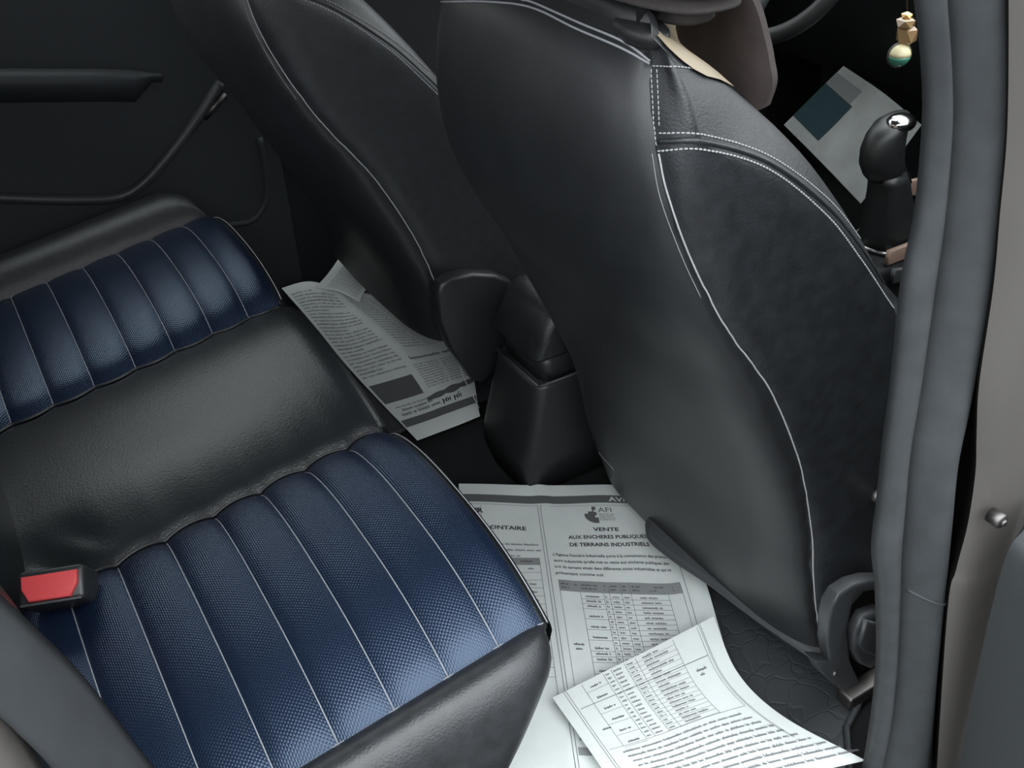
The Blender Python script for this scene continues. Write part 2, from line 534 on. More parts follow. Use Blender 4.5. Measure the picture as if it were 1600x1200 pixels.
# corner skirt ahead of the near bolster
rows = []
c0 = corner[0]
for k in range(6):
    f = k/5
    rows.append([p+Vector(((.012*min(1, max(0, c0.z-p.z)/.03)+.045*min(1, max(0, c0.z-p.z)/.20))*math.sin(f*1.5), .09*(1-math.cos(f*1.5)), 0)) for p in corner])
MB().grid(rows, flip=True).build('corner_skirt', LEATHER_SEAT, bench)

# ------------------------------------------------------------------ rear backrest
back = None
for (ya, yb, mt, nm) in ((-.185, .20, LEATHER_SEAT, 'backrest'), (-.56, -.185, LEATHER, 'backrest_panel'), (.20, .56, LEATHER, 'backrest_panel'), (-.70, -.56, LEATHER_SEAT, 'backrest_bolster'), (.56, .72, LEATHER_SEAT, 'backrest_bolster')):
    rows = []; uvs = []
    for k in range(25):
        z = lerp(.27, .92, k/24); x0 = -.472-.24*(z-.30)+.02*math.sin((z-.27)*5)
        r = []; u = []
        for j in range(17):
            t = -1+2*j/16; y = lerp(ya, yb, j/16); bul = .030*(1-abs(t)**3)*(1.3 if 'bolster' in nm else 1)
            r.append(Vector((x0+bul-.02, y, z))); u.append((y, z))
        rows.append(r); uvs.append(u)
    mb = MB(); mb.grid(rows, uv=uvs, flip=True)
    b0 = [[Vector((p.x-.12, p.y, p.z)) for p in r] for r in rows]
    mb.grid([rows[-1], b0[-1]]); mb.grid([[r[0] for r in rows], [r[0] for r in b0]]); mb.grid([[r[-1] for r in b0], [r[-1] for r in rows]])
    o = mb.build(nm, mt, back or bench, uv=True)
    back = back or o

# ------------------------------------------------------------------ seat belt buckle
bp = at(79, 914, 'z', .376)
buck = thing('seat_belt_buckle', (bp.x, bp.y, .335), 'black seat belt buckle with a red release button', 'buckle')
nA = (at(118, 885, 'z', .372)-at(40, 897, 'z', .372)).normalized()      # along the button
up = Vector((-.05, -.62, .80)); up = (up-nA*up.dot(nA)).normalized(); dn = up.cross(nA)
R3 = Matrix((nA, dn, up)).transposed()
MB().box(bp-up*.030, (.072, .040, .060), .006, R3).build('housing', PLASTIC, buck)
q = bp+up*.0035-dn*(.002)
def trap(c, wa, wb, h):
    return [c+nA*(-wa)+dn*h, c+nA*wa+dn*h, c+nA*wa, c+nA*wb-dn*h, c-nA*wb-dn*h, c-nA*wa]
poly = trap(q-up*.008, .030, .022, .0145)
bt = MB().prism(poly, up*.011, .002).build('release_button', RED, buck); autosmooth(bt, 50)
fr = bp-dn*.0195
MB().box(bp+up*.0005-dn*.019, (.066, .003, .004), .001, R3).build('lip', PLASTIC_G, buck)

# ------------------------------------------------------------------ front seats (passenger built, driver copied)
Y0 = -.36
X0K = [(.10, .362), (.12, .356), (.215, .325), (.343, .297), (.447, .254), (.544, .208), (.608, .178), (.68, .137), (.738, .114), (.80, .103), (.845, .103), (.885, .109), (.92, .121), (.945, .142)]
ARCK = [(.50, .53), (.55, .49), (.597, .450), (.692, .371), (.76, .306), (.829, .224), (.866, .150), (.882, .105), (.95, .02)]
XFK = [(.10, .60), (.20, .59), (.35, .565), (.45, .53), (.605, .452), (.68, .408), (.762, .349), (.827, .294), (.897, .216), (.935, .165), (.945, .155)]
HWK = [(.10, .295), (.20, .280), (.33, .256), (.50, .243), (.70, .238), (.80, .235), (.86, .228), (.90, .214), (.935, .190), (.945, .180)]
SEAM_PIX = [(1016, 92), (1022, 200), (1040, 300), (1075, 400), (1130, 510), (1200, 610), (1245, 720), (1265, 830), (1268, 900), (1275, 970), (1292, 1032), (1300, 1060)]
seam_c = catmull([(p[0], p[1], 0) for p in SEAM_PIX], 12)
seam_k = sorted([(p.y, p.x) for p in seam_c])
def seam_px(py): return interp(seam_k, py)
def section(z):
    X, F, h = interp(X0K, z), interp(XFK, z), interp(HWK, z)
    T = F-X; sm = lambda p, q: (p**-3+q**-3)**(-1/3)
    a = sm(.62*T, .075); b = sm(.25*T, .022); fc = max(F-.055, X+min(.115, .10+T)); k = T/(T+.07)
    hf = min(h, .246)
    hi = min(1, max(0, (z-.74)/.13)); hi = hi*hi*(3-2*hi); fa = lerp(1.0, .62, hi); b0_ = X+lerp(1.06, .80, hi)*a; d_ = interp(ARCK, z)-b0_; xs = b0_+.5*(d_+math.sqrt(d_*d_+.02**2)); e_ = F-.016-xs; xs = F-.016-.5*(e_+math.sqrt(e_*e_+.01**2)); rw = min(1, .35+(F-xs)/.10)
    half = [(0, X), (.35, X+.002), (.68, X+b*.38), (.90, X+b+.008), (lerp(.995, .985, hi), X+fa*a), (1.004, lerp(X+fa*a, xs, .55)), (1.0, xs), (1-.040*rw, lerp(xs, F, .42)), (1-.130*rw, lerp(xs, F, .88)), (1-.26*rw-.03, F+.003)]
    front = [(.60, max(F, lerp(F, fc, .4))), (.4, fc), (0, fc+.004)]
    full = [(-u*hf, x) for u, x in reversed(front[:-1])]
    full = [(-u*hf, x) for u, x in reversed(half[1:])]+[(u*h, x) for u, x in half+front]+full   # far front, rear, near, front
    return catmull([(x, Y0-u, z) for u, x in full], 10, True), (len(half)-1)*10
rowsz = [.102, .108, .118, .135]+[lerp(.155, .90, k/52) for k in range(53)]+[.908, .916, .924, .930, .936, .941, .945]
secs = []
for z in rowsz:
    loop, ic = section(z)
    n = len(loop)
    # seam index: first sample after the rear centre whose projection passes the photographed seam
    ks = None
    for k in range(ic, ic+75):
        p = proj(loop[k])
        if p[0] >= seam_px(p[1]): ks = k; break
    if ks is None or z > .938: ks = ic+32
    secs.append((loop, ic, ks))
# resample into far side | rear | near side | front with fixed column counts
NF, NR, NN, NT = 14, 44, 34, 18
grid_rows = []
fcol = []
def pick(loop, i0, i1, n):
    L = len(loop); out = []
    for k in range(n):
        f = i0+(i1-i0)*k/n; i = int(math.floor(f)); t = f-i
        out.append(loop[i % L].lerp(loop[(i+1) % L], t))
    return out
for loop, ic, ks in secs:
    far_c = ic-36
    nf = ic+90
    r = pick(loop, ic-90, far_c, NF)+pick(loop, far_c, ks, NR)+pick(loop, ks, nf, NN)+pick(loop, nf, len(loop)+ic-90, NT)
    grid_rows.append(r)
# shallow groove along the near seam and soft bulges
for r in grid_rows:
    s = r[NF+NR]
    for j in range(NF, NF+NR+NN):
        p = r[j]; d = (p-s).length; zc = p.z
        nrm = Vector((-1, 0, .3)) if j < NF+NR else Vector((-.3, -1, .2))
        p -= nrm.normalized()*.0055*math.exp(-(d/.010)**2)
# rounded top: rows shrink towards a crest line
top = grid_rows[-1]; cen = sum(top, Vector())/len(top)
for sc, dz in ((.97, .0045), (.90, .0090), (.78, .0125), (.55, .0150), (.28, .0160), (.02, .0163)):
    grid_rows.append([Vector((cen.x+(p.x-cen.x)*sc, cen.y+(p.y-cen.y)*(.70+.30*sc), p.z+dz)) for p in top])
NTOP = len(rowsz)
seat = thing('front_passenger_seat', (.45, Y0, FZ), 'large black leather front passenger seat nearest the open door', 'car seat', None)
def cols(a, b, r0=0, r1=NTOP):
    return [[r[j % len(r)] for j in range(a, b+1)] for r in grid_rows[r0:r1]]
ALLC = NF+NR+NN+NT
rear = MB().grid(cols(NF, NF+NR)).build('back_panel', LEATHER, seat)
near = MB().grid(cols(NF+NR, NF+NR+NN)).build('side_panel', LEATHER_SIDE, seat)
farp = MB().grid(cols(0, NF)).build('side_panel', LEATHER_SIDE, seat)
kz = sum(1 for z in rowsz if z < .928)
front = MB().grid(cols(NF+NR+NN, ALLC, 0, kz+1)).build('front_panel', TAN, seat)
ftop = MB().grid(cols(NF+NR+NN, ALLC, kz, NTOP)).build('front_yoke', LEATHER, seat)
mb = MB(); mb.grid(cols(0, ALLC, NTOP-1, len(grid_rows)))
topo = mb.build('top_panel', LEATHER, seat)
mb = MB(); b0 = grid_rows[0]; cb = sum(b0, Vector())/len(b0)
mb.grid([[cb+(p-cb)*s for p in b0] for s in (.02, .5, 1)], True); mb.build('bottom_panel', PLASTIC, seat)
kr = [i for i, z in enumerate(rowsz) if z > .878][0]
c0_ = NF+NR+NN
rib = [[grid_rows[i][int(j)].lerp(grid_rows[i][int(j)+1], j-int(j))+Vector((.0012, -.0012, .0018)) for j in [lerp(c0_-1-14*math.sin(math.pi*min(1, .12+.88*(i-kr)/(NTOP-1-kr))*.62), c0_+5, q/16) for q in range(17)]] for i in range(kr, NTOP)]
MB().grid(rib).build('tan_gusset', TAN, seat)
T = bvh(rear, near, farp, front, ftop, topo)
def seam(pix, r, mt=None, dash=True, nm='stitching', lift=.0006):
    c = onpoly(T, pix, 12, lift)
    if len(c) < 4: return
    mb = MB()
    if dash: mb.stitch(c, r=r)
    else: mb.tube(c, r, 6)
    o = mb.build(nm, mt or THREAD, seat)
    if dash: o['kind'] = 'stuff'
seam([(1030, 240)]+[(p[0]+3, p[1]) for p in SEAM_PIX[2:-1]], .0009, None, False)
seam([(1019, 240), (1032, 310), (1065, 400), (1095, 465)], .0004, THREAD_DIM, False)
seam([(1018, 108), (1020, 150), (1023, 205), (1028, 235)], .0006)
seam([(1027, 108), (1029, 150), (1031, 205)], .0006)
seam([(1030, 208), (1100, 211), (1200, 243), (1290, 308), (1345, 375), (1385, 440), (1412, 485)], .0008)
seam([(1028, 236), (1100, 234), (1200, 264), (1290, 335), (1345, 405), (1385, 465), (1412, 505)], .0009)
seam([(1020, 103), (1060, 105), (1110, 112), (1160, 130), (1210, 162)], .0007)
seam([(905, 625), (925, 690), (960, 735)], .0004)
mb = MB()
pp = onpoly(T, [(1030, 221), (1100, 222), (1200, 253), (1290, 321), (1345, 389), (1385, 452), (1412, 495)], 12, .0)
mb.tube(pp, .0026, 8)
mb.build('arc_welt', LEATHER_SIDE, seat)
for pix in ([(690, 3), (760, 3), (830, 12), (900, 45), (970, 75), (1015, 100)], [(815, 0), (835, 5), (905, 36), (975, 66), (1016, 96)]):
    seam(pix, .0011, THREAD_DIM, False, 'top_seam')
# headrest, posts and collar
cl = on(T, 985, 52, 0)
if cl is None: cl = at(985, 52, 'z', .945)
hx, hy = cl.x+.01, cl.y
mb = MB()
rows = []
for rr, zz in ((.75, -.008), (1.0, -.007), (1.03, .0), (1.0, .005), (.85, .0085), (.4, .009)):
    rows.append([Vector((hx+.017*rr*math.cos(q), hy+.034*rr*math.sin(q), cl.z+zz)) for q in [2*math.pi*k/24 for k in range(24)]])
mb.loft(rows)
c1 = mb.build('headrest_collar', PLASTIC, seat)
mb = MB(); mb.loft([[v+Vector((.02, .19, .012)) for v in r] for r in rows]); mb.build('headrest_collar', PLASTIC, seat)
for dy, dx in ((0, 0), (.19, .02)):
    MB().tube([(hx+dx, hy+dy, cl.z), (hx+dx+.020, hy+dy, cl.z+.12)], .006, 10).build('headrest_post', PLASTIC, seat)
hc = Vector((hx+.040, hy+.08, 0)); rows = []
for k in range(61):
    f = k/60; z = cl.z+.004+f*.19
    s = (1-abs(2*f-1)**4)**.5 if 0 < f < 1 else .30
    s = max(s, .42)
    fold = .008*math.sin(f*75)*max(0, 1-f*2.4)
    rows.append([Vector((hc.x-.03*f+(.058*s+fold)*math.copysign(abs(math.cos(q))**.7, math.cos(q)), hc.y+(.150*s**.4+fold)*math.copysign(abs(math.sin(q))**.7, math.sin(q)), z)) for q in [2*math.pi*j/40 for j in range(40)]])
MB().loft(rows).build('headrest', HEADCLOTH, seat)
# seat cushion and underside shell
rows = []
for k in range(15):
    f = k/14; x = lerp(.40, .98, f); zt = .27+.03*f-(.05*max(0, f-.85)/.15); hw = .255
    sec = [(-hw, .14), (-hw-.012, .20), (-hw+.0, zt+.005), (-hw+.05, zt+.022), (-hw+.10, zt), (0, zt-.012), (hw-.10, zt), (hw-.05, zt+.022), (hw, zt+.005), (hw+.012, .20), (hw, .14)]
    rows.append([Vector((x, Y0-a, b)) for a, b in sec])
MB().loft(rows).build('seat_cushion', LEATHER_SIDE, seat)
pan = [(1008, 818), (1012, 838), (1030, 856), (1062, 880), (1105, 908), (1150, 942), (1195, 975), (1290, 1040)]
pb = catmull([at(a, b, 'z', .125) for a, b in pan], 6)
rows = [[p+Vector((0, 0, -.006)) for p in pb], pb, [p+Vector((.006, .003, .004)) for p in pb], [p+Vector((.20, .06, .03)) for p in pb]]
MB().grid(rows).grid([[p+Vector((.20, .06, .02)) for p in pb], [p+Vector((0, 0, -.006)) for p in pb]]).build('under_shell', PLASTIC_G, seat)
# reclining hinge cover
HY = -.668
def hp(px, py, y=HY): return at(px, py, 'y', y)
outer = [(1392, 908), (1360, 908), (1335, 915), (1312, 930), (1300, 950), (1295, 975), (1293, 1007), (1298, 1034), (1272, 1032), (1284, 1053), (1320, 1085), (1345, 1100), (1385, 1120)]
inner = [(1400, 1105), (1368, 1092), (1345, 1068), (1330, 1035), (1324, 985), (1333, 945), (1350, 926), (1395, 920)]
mb = MB().prism([hp(*q) for q in outer+inner], (0, .020, 0), .004)
o = mb.build('hinge_cover', PLASTIC_G, seat); autosmooth(o, 45)
MB().prism([hp(*q) for q in [(1400, 912), (1350, 920), (1328, 945), (1318, 985), (1325, 1040), (1345, 1075), (1400, 1112)]], (0, .012, 0)).build('hinge_recess', DARKGAP, seat, smooth=False).location = (0, .012, 0)
kn = [hp(*q, -.672) for q in [(1378, 955), (1352, 965), (1338, 990), (1335, 1020), (1345, 1040), (1362, 1047), (1380, 1030)]]
MB().prism(kn, (0, .03, 0), .006).build('recline_knob', PLASTIC_G, seat)
ki = [hp(*q, -.678) for q in [(1380, 978), (1357, 972), (1344, 1010), (1352, 1020), (1375, 1028)]]
MB().prism(ki, (0, .02, 0), .003).build('knob_face', PLASTIC_G, seat)
MB().tube([hp(1304, 1052, HY-.002), hp(1304, 1052, HY+.01)], .0035, 10).build('screw', METAL, seat)
MB().ball(hp(1370, 775, -.63), .008).tube([hp(1370, 775, -.63), hp(1372, 790, -.60)], .006, 8).build('belt_guide_pin', METAL, seat)
rl = catmull([at(1330, 1100, 'z', .07)+Vector((.35, .06, 0)), at(1345, 1105, 'z', .08), at(1352, 1125, 'z', .075)], 4)
MB().box(at(1362, 1122, 'z', .068)+Vector((.11, .04, 0)), (.24, .026, .022), .004).build('seat_rail', METAL, seat)

def copy_tree(o, parent=None):
    c = o.copy(); COL.objects.link(c); c.parent = parent
    for ch in list(o.children): copy_tree(ch, c)
    return c
drv = copy_tree(seat)
drv.name = 'driver_seat'
drv.location = seat.location+Vector((-.11, .745, 0))
for ch in list(drv.children):
    if ch.name.split('.')[0] in ('hinge_cover', 'hinge_recess', 'recline_knob', 'knob_face', 'screw', 'belt_guide_pin', 'under_shell', 'seat_rail', 'bottom_panel'):
        bpy.data.objects.remove(ch)
for ch in list(drv.children):
    nm_ = ch.name.split('.')[0]
    if nm_ in ('back_panel', 'side_panel', 'front_panel'):
        me_ = ch.data.copy(); b_ = bmesh.new(); b_.from_mesh(me_)
        bmesh.ops.delete(b_, geom=[f for f in b_.faces if all(v.co.z+FZ < .262 for v in f.verts)], context='FACES')
        b_.to_mesh(me_); b_.free(); ch.data = me_
    if nm_ == 'seat_cushion': ch.location.x = .12
MB().box((.40, .385, .262), (.26, .44, .012), .004).build('base_plate', PLASTIC, drv)
shp = [(684, 462), (690, 445), (706, 435), (740, 428), (775, 430), (800, 440), (812, 480), (800, 530), (775, 580), (755, 600), (738, 594), (705, 548), (688, 505)]
o = MB().prism([at(a, b, 'y', .098) for a, b in shp], (0, .03, 0), .007).build('side_shield', PLASTIC, drv)
autosmooth(o, 45)
drv['label'] = 'shadowed black driver seat on the far side of the console'

# ------------------------------------------------------------------ centre console
con = thing('centre_console', (.40, 0, FZ), 'black plastic centre console with boxy armrest end between the front seats', 'console')
def cpt(px, py, y): return at(px, py, 'y', y)
# pedestal: loft of plan outlines (rear edge runs from far to near), widening to the floor
def ring(xr, hw, z, xe, r=.02):
    return [Vector(p) for p in ((xr+r, hw, z), (xr+r*.3, hw-r*.3, z), (xr, hw-r, z), (xr, -hw+r, z), (xr+r*.3, -hw+r*.3, z), (xr+r, -hw, z), (xe, -hw, z), (xe, hw, z))]
ped = [ring(.272, .086, FZ, .95), ring(.274, .081, .11, .95), ring(.291, .075, .19, .95), ring(.303, .072, .245, .95), ring(.308, .070, .252, .95)]
MB().loft(ped).build('pedestal', PLASTIC, con)
MB().loft([ring(.318, .066, .250, .62), ring(.314, .066, .300, .62)]).build('storage_box', PLASTIC, con)
lid = [ring(.303, .070, .300, .60, .012), ring(.300, .072, .306, .60, .014), ring(.330, .072, .368, .60, .016), ring(.338, .068, .376, .60, .02), ring(.36, .055, .380, .58, .02)]
MB().loft(lid).build('armrest_lid', LEATHER_SIDE, con)
mb = MB(); mb.tube([(.3075, -.066, .2535), (.3075, .066, .2535)], .0028, 8); mb.tube([(.3085, -.069, .2535), (.50, -.070, .2535)], .0025, 8); mb.build('trim_edge', PLASTIC_G, con)
# forward deck with shifter surround
MB().box((1.05, 0, .14), (.36, .15, .17), .015).build('shifter_deck', PLASTIC, con)
q0 = at(1400, 400, 'y', -.07)
def strip(pix, y, dy, h, name, mt):
    a, b = at(*pix[0], 'y', y), at(*pix[1], 'y', y)
    MB().prism([a, b, b+Vector((0, 0, h)), a+Vector((0, 0, h))], (0, dy, 0), .003).build(name, mt, con)
strip([(1380, 412), (1450, 385)], -.06, -.012, .030, 'side_strip', WOODTRIM)
strip([(1388, 440), (1450, 430)], -.09, -.012, .030, 'lower_strip', PLASTIC_G)
strip([(1412, 310), (1455, 300)], .02, .012, .034, 'side_strip', WOODTRIM)
# tunnel hump in the rear footwell
def hump_z(y): return FZ-.006+.035/(1+math.exp(-(y-.045)/.012))/(1+math.exp((y-.140)/.012))
rows = []
for x in (-.10, .05, .15, .22, .26, .30):
    k = 1.0
    rows.append([Vector((x, y, hump_z(y))) for y in [lerp(-.16, .20, j/24) for j in range(25)]])
hump = MB().grid(rows).build('floor_tunnel', CARPET); tag(hump, kind='structure')

# ------------------------------------------------------------------ gear shifter
sc = at(1388, 300, 'y', 0)
gear = thing('gear_shifter', (sc.x+.02, 0, .225), 'black leather gear shifter with a silver-capped knob', 'gear lever')
def gp(px, py): return at(px, py, 'y', 0.0)
boot = []
for (cx, cy, rp) in ((1388, 372, 44), (1388, 350, 40), (1388, 325, 35), (1388, 300, 31), (1388, 282, 29), (1385, 270, 28)):
    c = gp(cx, cy); rr = rp/FPX*(c-CAM).length
    boot.append([c+Vector((math.cos(q), math.sin(q), 0))*rr*(1+.06*math.sin(5*q)) for q in [2*math.pi*k/28 for k in range(28)]])
MB().loft(boot).build('boot', LEATHER, gear)
kb = []
for (cx, cy, rp) in ((1384, 272, 24), (1380, 262, 28), (1378, 245, 31), (1380, 225, 31), (1386, 205, 29), (1394, 190, 26), (1400, 182, 18), (1402, 179, 4)):
    c = gp(cx, cy); rr = rp/FPX*(c-CAM).length
    kb.append([c+Vector((math.cos(q)*1.15, math.sin(q)*.85, .25*math.cos(q)))*rr for q in [2*math.pi*k/28 for k in range(28)]])
MB().loft(kb).build('knob', LEATHER, gear)
c = gp(1402, 188); rr = 24/FPX*(c-CAM).length
MB().ball(c+Vector((-.004, -.012, .0)), rr, (1.0, .8, .55)).build('knob_cap', CHROME, gear)
c = gp(1388, 374); rr = 46/FPX*(c-CAM).length
MB().tube([c+Vector((math.cos(q), math.sin(q), 0))*rr for q in [2*math.pi*k/40 for k in range(41)]], .004, 8).build('boot_ring', CHROME, gear)
a = gp(1408, 240); b = gp(1422, 285)
MB().tube([a, b], .004, 8).build('lever', CHROME, gear)

# ------------------------------------------------------------------ steering wheel, dashboard
wc = Vector((1.16, .36, .73)); tl = math.radians(28)
wheel = thing('steering_wheel', wc, 'dark steering wheel rim beyond the passenger seat top', 'steering wheel')
e1 = Vector((0, 1, 0)); e2 = Vector((math.sin(tl), 0, math.cos(tl)))
MB().tube([wc+e1*.18*math.cos(q)+e2*.18*math.sin(q) for q in [2*math.pi*k/64 for k in range(65)]], .0165, 14).build('rim', LEATHER, wheel)
e3 = e1.cross(e2)
MB().ball(wc, .07, (.6, 1, 1)).build('hub', PLASTIC, wheel)
for q in (math.radians(-90), math.radians(15), math.radians(165)):
    dq = e1*math.cos(q)+e2*math.sin(q)
    MB().tube([wc+dq*.05, wc+dq*.175], [.022, .013], 10).build('spoke', PLASTIC_G, wheel)
MB().tube([wc, wc+Vector((.155, 0, -.065))], .042, 14).build('column', PLASTIC, wheel)
dash = []
for y in (-.77, -.4, 0, .4, .75):
    dash.append([Vector((x, y, z)) for x, z in ((1.74, .85), (1.45, .84), (1.36, .80), (1.34, .70), (1.42, .58), (1.46, .40), (1.50, .38), (1.74, .38))])
tag(MB().loft(dash).build('dashboard', PLASTIC), 'black dashboard behind the steering wheel in deep shade', 'dashboard')

# ------------------------------------------------------------------ hanging bead charm
hb = at(1414, 40, 'y', -.02)
charm = thing('bead_charm', (hb.x, hb.y, hb.z-.06), 'dangling charm of amber crystal beads and a green and cream ball', 'charm')
def bpx(px, py, d=0): return at(px, py, 'y', -.02+d)
MB().tube([bpx(1418, -60), bpx(1417, 15)], .0012, 6).build('cord', PLASTIC, charm)
def facet(c, r, sc):
    bm = bmesh.new(); bmesh.ops.create_icosphere(bm, subdivisions=1, radius=r)
    for v in bm.verts: v.co = Vector((v.co.x*sc[0], v.co.y*sc[1], v.co.z*sc[2]))+Vector(c)
    bm.verts.index_update(); V = [v.co.copy() for v in bm.verts]; Fc = [tuple(v.index for v in f.verts) for f in bm.faces]; bm.free()
    return V, Fc
def px2m(c, px): return px/FPX*(Vector(c)-CAM).length
for (px, py, r, scl, mt, nm) in ((1417, 24, 9, (1, 1, .6), GOLD, 'gold_spacer'), (1415, 35, 15, (1, 1, .65), GLASSY, 'crystal_bead'), (1417, 54, 16, (1, 1, 1.15), GLASSY, 'crystal_bead'), (1416, 72, 6, (1, 1, .6), GOLD, 'gold_spacer')):
    c = bpx(px, py); V, Fc = facet(c, px2m(c, r), scl)
    build(nm, V, Fc, mt, charm, smooth=False)
c = bpx(1405, 86); r = px2m(c, 16)
rows = []
for i in range(13):
    th = math.pi*i/12; rows.append([c+Vector((max(.01, math.sin(th))*math.cos(q), max(.01, math.sin(th))*math.sin(q), math.cos(th)))*r for q in [2*math.pi*k/20 for k in range(20)]])
mb = MB(); mb.loft(rows[:7][::-1]); bl = mb.build('cream_half', CREAM, charm)
mb = MB(); mb.loft(rows[6:][::-1]); mb.build('green_half', GREEN, charm)
MB().tube([c+Vector((math.cos(q)*.9, -.45*math.cos(q), math.sin(q)))*r*1.03 for q in [2*math.pi*k/28 for k in range(29)]], r*.10, 6).build('silver_band', METAL, charm)

# ------------------------------------------------------------------ brown cloth hung over the headrest
pixl = [(1040, -60), (1048, 0), (1050, 50), (1062, 100), (1090, 150), (1140, 190)]
pixr = [(1130, -70), (1176, 0), (1195, 60), (1203, 100), (1207, 132), (1196, 168)]
rows = []
L_ = catmull([(a, b, 0) for a, b in pixl], 6); R_ = catmull([(a, b, 0) for a, b in pixr], 6)
for i, (a, b) in enumerate(zip(L_, R_)):
    row = []
    for k in range(15):
        f = k/14; x = .285+.012*math.sin(f*5+i*.06)*(1-.8*i/(len(L_)-1))
        row.append(at(lerp(a.x, b.x, f), lerp(a.y, b.y, f), 'x', x))
    rows.append(row)
rb = [[p+Vector((.010, .004, 0)) for p in r] for r in rows]
mb = MB(); mb.grid(rows); mb.grid(rb, flip=True)
mb.grid([[r[0] for r in rows], [r[0] for r in rb]]); mb.grid([[r[-1] for r in rb], [r[-1] for r in rows]]); mb.grid([rows[-1], rb[-1]])
tag(mb.build('brown_cloth', BROWN), 'brown cloth hanging to a point in front of the passenger headrest', 'cloth')

# ------------------------------------------------------------------ floor mats
mb = MB()
mp = [at(*q, 'z', FZ+.004) for q in ((1345, 1100), (1312, 1172))]
mpoly = [(.10, -.20), (.60, -.20), (.62, -.62), (.455, -.665), (.375, -.700), (.33, -.75), (.05, -.76), (.02, -.30)]
o = mb.prism([Vector((x, y, FZ-.005)) for x, y in mpoly], (0, 0, .010), .002).build('rubber_floor_mat', MAT_RUB); autosmooth(o, 40)
tag(o, 'dark ribbed rubber floor mat under the near newspaper', 'floor mat')
rim = MB().tube([Vector((x, y, FZ+.006)) for x, y in mpoly+mpoly[:1]], .005, 8).build('mat_rim', MAT_RUB, o)
mpoly = [(.10, .20), (.60, .20), (.62, .70), (.05, .72), (.02, .30)]
o = MB().prism([Vector((x, y, FZ-.005)) for x, y in mpoly], (0, 0, .008), .002).build('rubber_floor_mat', MAT_RUB)
tag(o, 'dark rubber floor mat under the far crumpled newspaper', 'floor mat')

# ------------------------------------------------------------------ newspapers
def text2d(body, size, align='LEFT', bold=0.0):
    cu = bpy.data.curves.new('t', 'FONT'); cu.body = body; cu.size = size; cu.align_x = align
    cu.resolution_u = 2; cu.offset = bold
    ob = bpy.data.objects.new('t', cu); COL.objects.link(ob)
    bpy.context.view_layer.update()
    dg = bpy.context.evaluated_depsgraph_get()
    me = bpy.data.meshes.new_from_object(ob.evaluated_get(dg))
    V = [(v.co.x, v.co.y) for v in me.vertices]; Fc = [tuple(p.vertices) for p in me.polygons]
    bpy.data.objects.remove(ob); bpy.data.curves.remove(cu); bpy.data.meshes.remove(me)
    return V, Fc

class Sheet:
    """page of width W and height H (metres); f(s,t) with s,t in 0..1 gives a 3D point"""
    def __init__(s, f, W, H): s.f, s.W, s.H = f, W, H; s.mb = {}; s.heads = []
    def P(s, a, b, lift=.0007):
        p = s.f(a/s.W, b/s.H); e = 1e-3
        n = (s.f(a/s.W+e, b/s.H)-p).cross(s.f(a/s.W, b/s.H+e)-p).normalized()
        if n.z < 0: n = -n
        return p+n*lift
    def m(s, k): return s.mb.setdefault(k, MB())
    def bar(s, a0, b0, a1, b1, k='ink', lift=.0006, st=.012):
        nu, nv = max(1, int((a1-a0)/st)), max(1, int((b1-b0)/st))
        s.m(k).grid([[s.P(lerp(a0, a1, i/nu), lerp(b0, b1, j/nv), lift) for i in range(nu+1)] for j in range(nv+1)])
    def text(s, body, a, b, size, align='LEFT', k='ink', bold=0.0, sx=1.0, lift=.0010, fit=None):
        V, Fc = text2d(body, size, align, bold)
        if not V: return
        if fit:
            w_ = max(v[0] for v in V)-min(v[0] for v in V); sx = fit/w_
        s.heads.append((k, MB().add([s.P(a+v[0]*sx, b-v[1], lift) for v in V], Fc)))
    def words(s, a, b, w_, h, k='small', fill=.85):
        x = a; B_ = s.m(k)
        while x < a+w_-h*.4:
            n = random.randint(2, 9)
            for q in range(n):
                lw = h*random.choice((.30, .42, .46, .5, .62))
                if x+lw > a+w_: break
                up_ = random.choice((0, 0, 0, .30, .34))*h; dn_ = random.choice((0, 0, 0, 0, .2))*h
                y0, y1 = b+h*.32-up_, b+h*.92+dn_; g_ = lw*.30
                # an open letter shape: two stems and a cross stroke
                for (xa, ya, xb, yb) in ((x, y0, x+g_, y1), (x+lw-g_, b+h*.32, x+lw, b+h*.92), (x, b+h*.55, x+lw, b+h*.70)):
                    B_.add([s.P(xa, ya), s.P(xb, ya), s.P(xb, yb), s.P(xa, yb)], [(0, 1, 2, 3)])
                x += lw+h*.10
            x += h*.38
    def para(s, a, b, w_, n, pitch, h, k='small'):
        for i in range(n): s.words(a, b+i*pitch, w_*(1 if i < n-1 else .55), h, k)
    def finish(s, name, label, group, nu=40, nv=50, mt=None, cat='newspaper'):
        rows = [[s.f(i/nu, j/nv) for i in range(nu+1)] for j in range(nv+1)]
        lowr = [[p-Vector((0, 0, .0008)) for p in r] for r in rows]
        mb = MB(); mb.grid(rows); mb.grid(lowr, flip=True)
        mb.grid([rows[0], lowr[0]]); mb.grid([lowr[-1], rows[-1]])
        mb.grid([[r[0] for r in rows], [r[0] for r in lowr]]); mb.grid([[r[-1] for r in lowr], [r[-1] for r in rows]])
        o = mb.build(name, mt or PAPER)
        tag(o, label, cat, group)
        nm = {'ink': ('table_print', INK), 'small': ('body_print', INK_S), 'grey': ('dark_bar', INK_G), 'light': ('table_heading', INK_L), 'teal': ('picture', INK_T), 'white': ('bar_lettering', PAPER), 'line': ('ruled_lines', INK_S)}
        for k, b in s.mb.items():
            c = b.build(nm[k][0], nm[k][1], o, smooth=False)
            if k in ('ink', 'small', 'line', 'grey', 'light'): c['kind'] = 'stuff'
        for k, b in s.heads: b.build('bar_lettering' if k == 'white' else 'headline', nm[k][1], o, smooth=False)
        return o

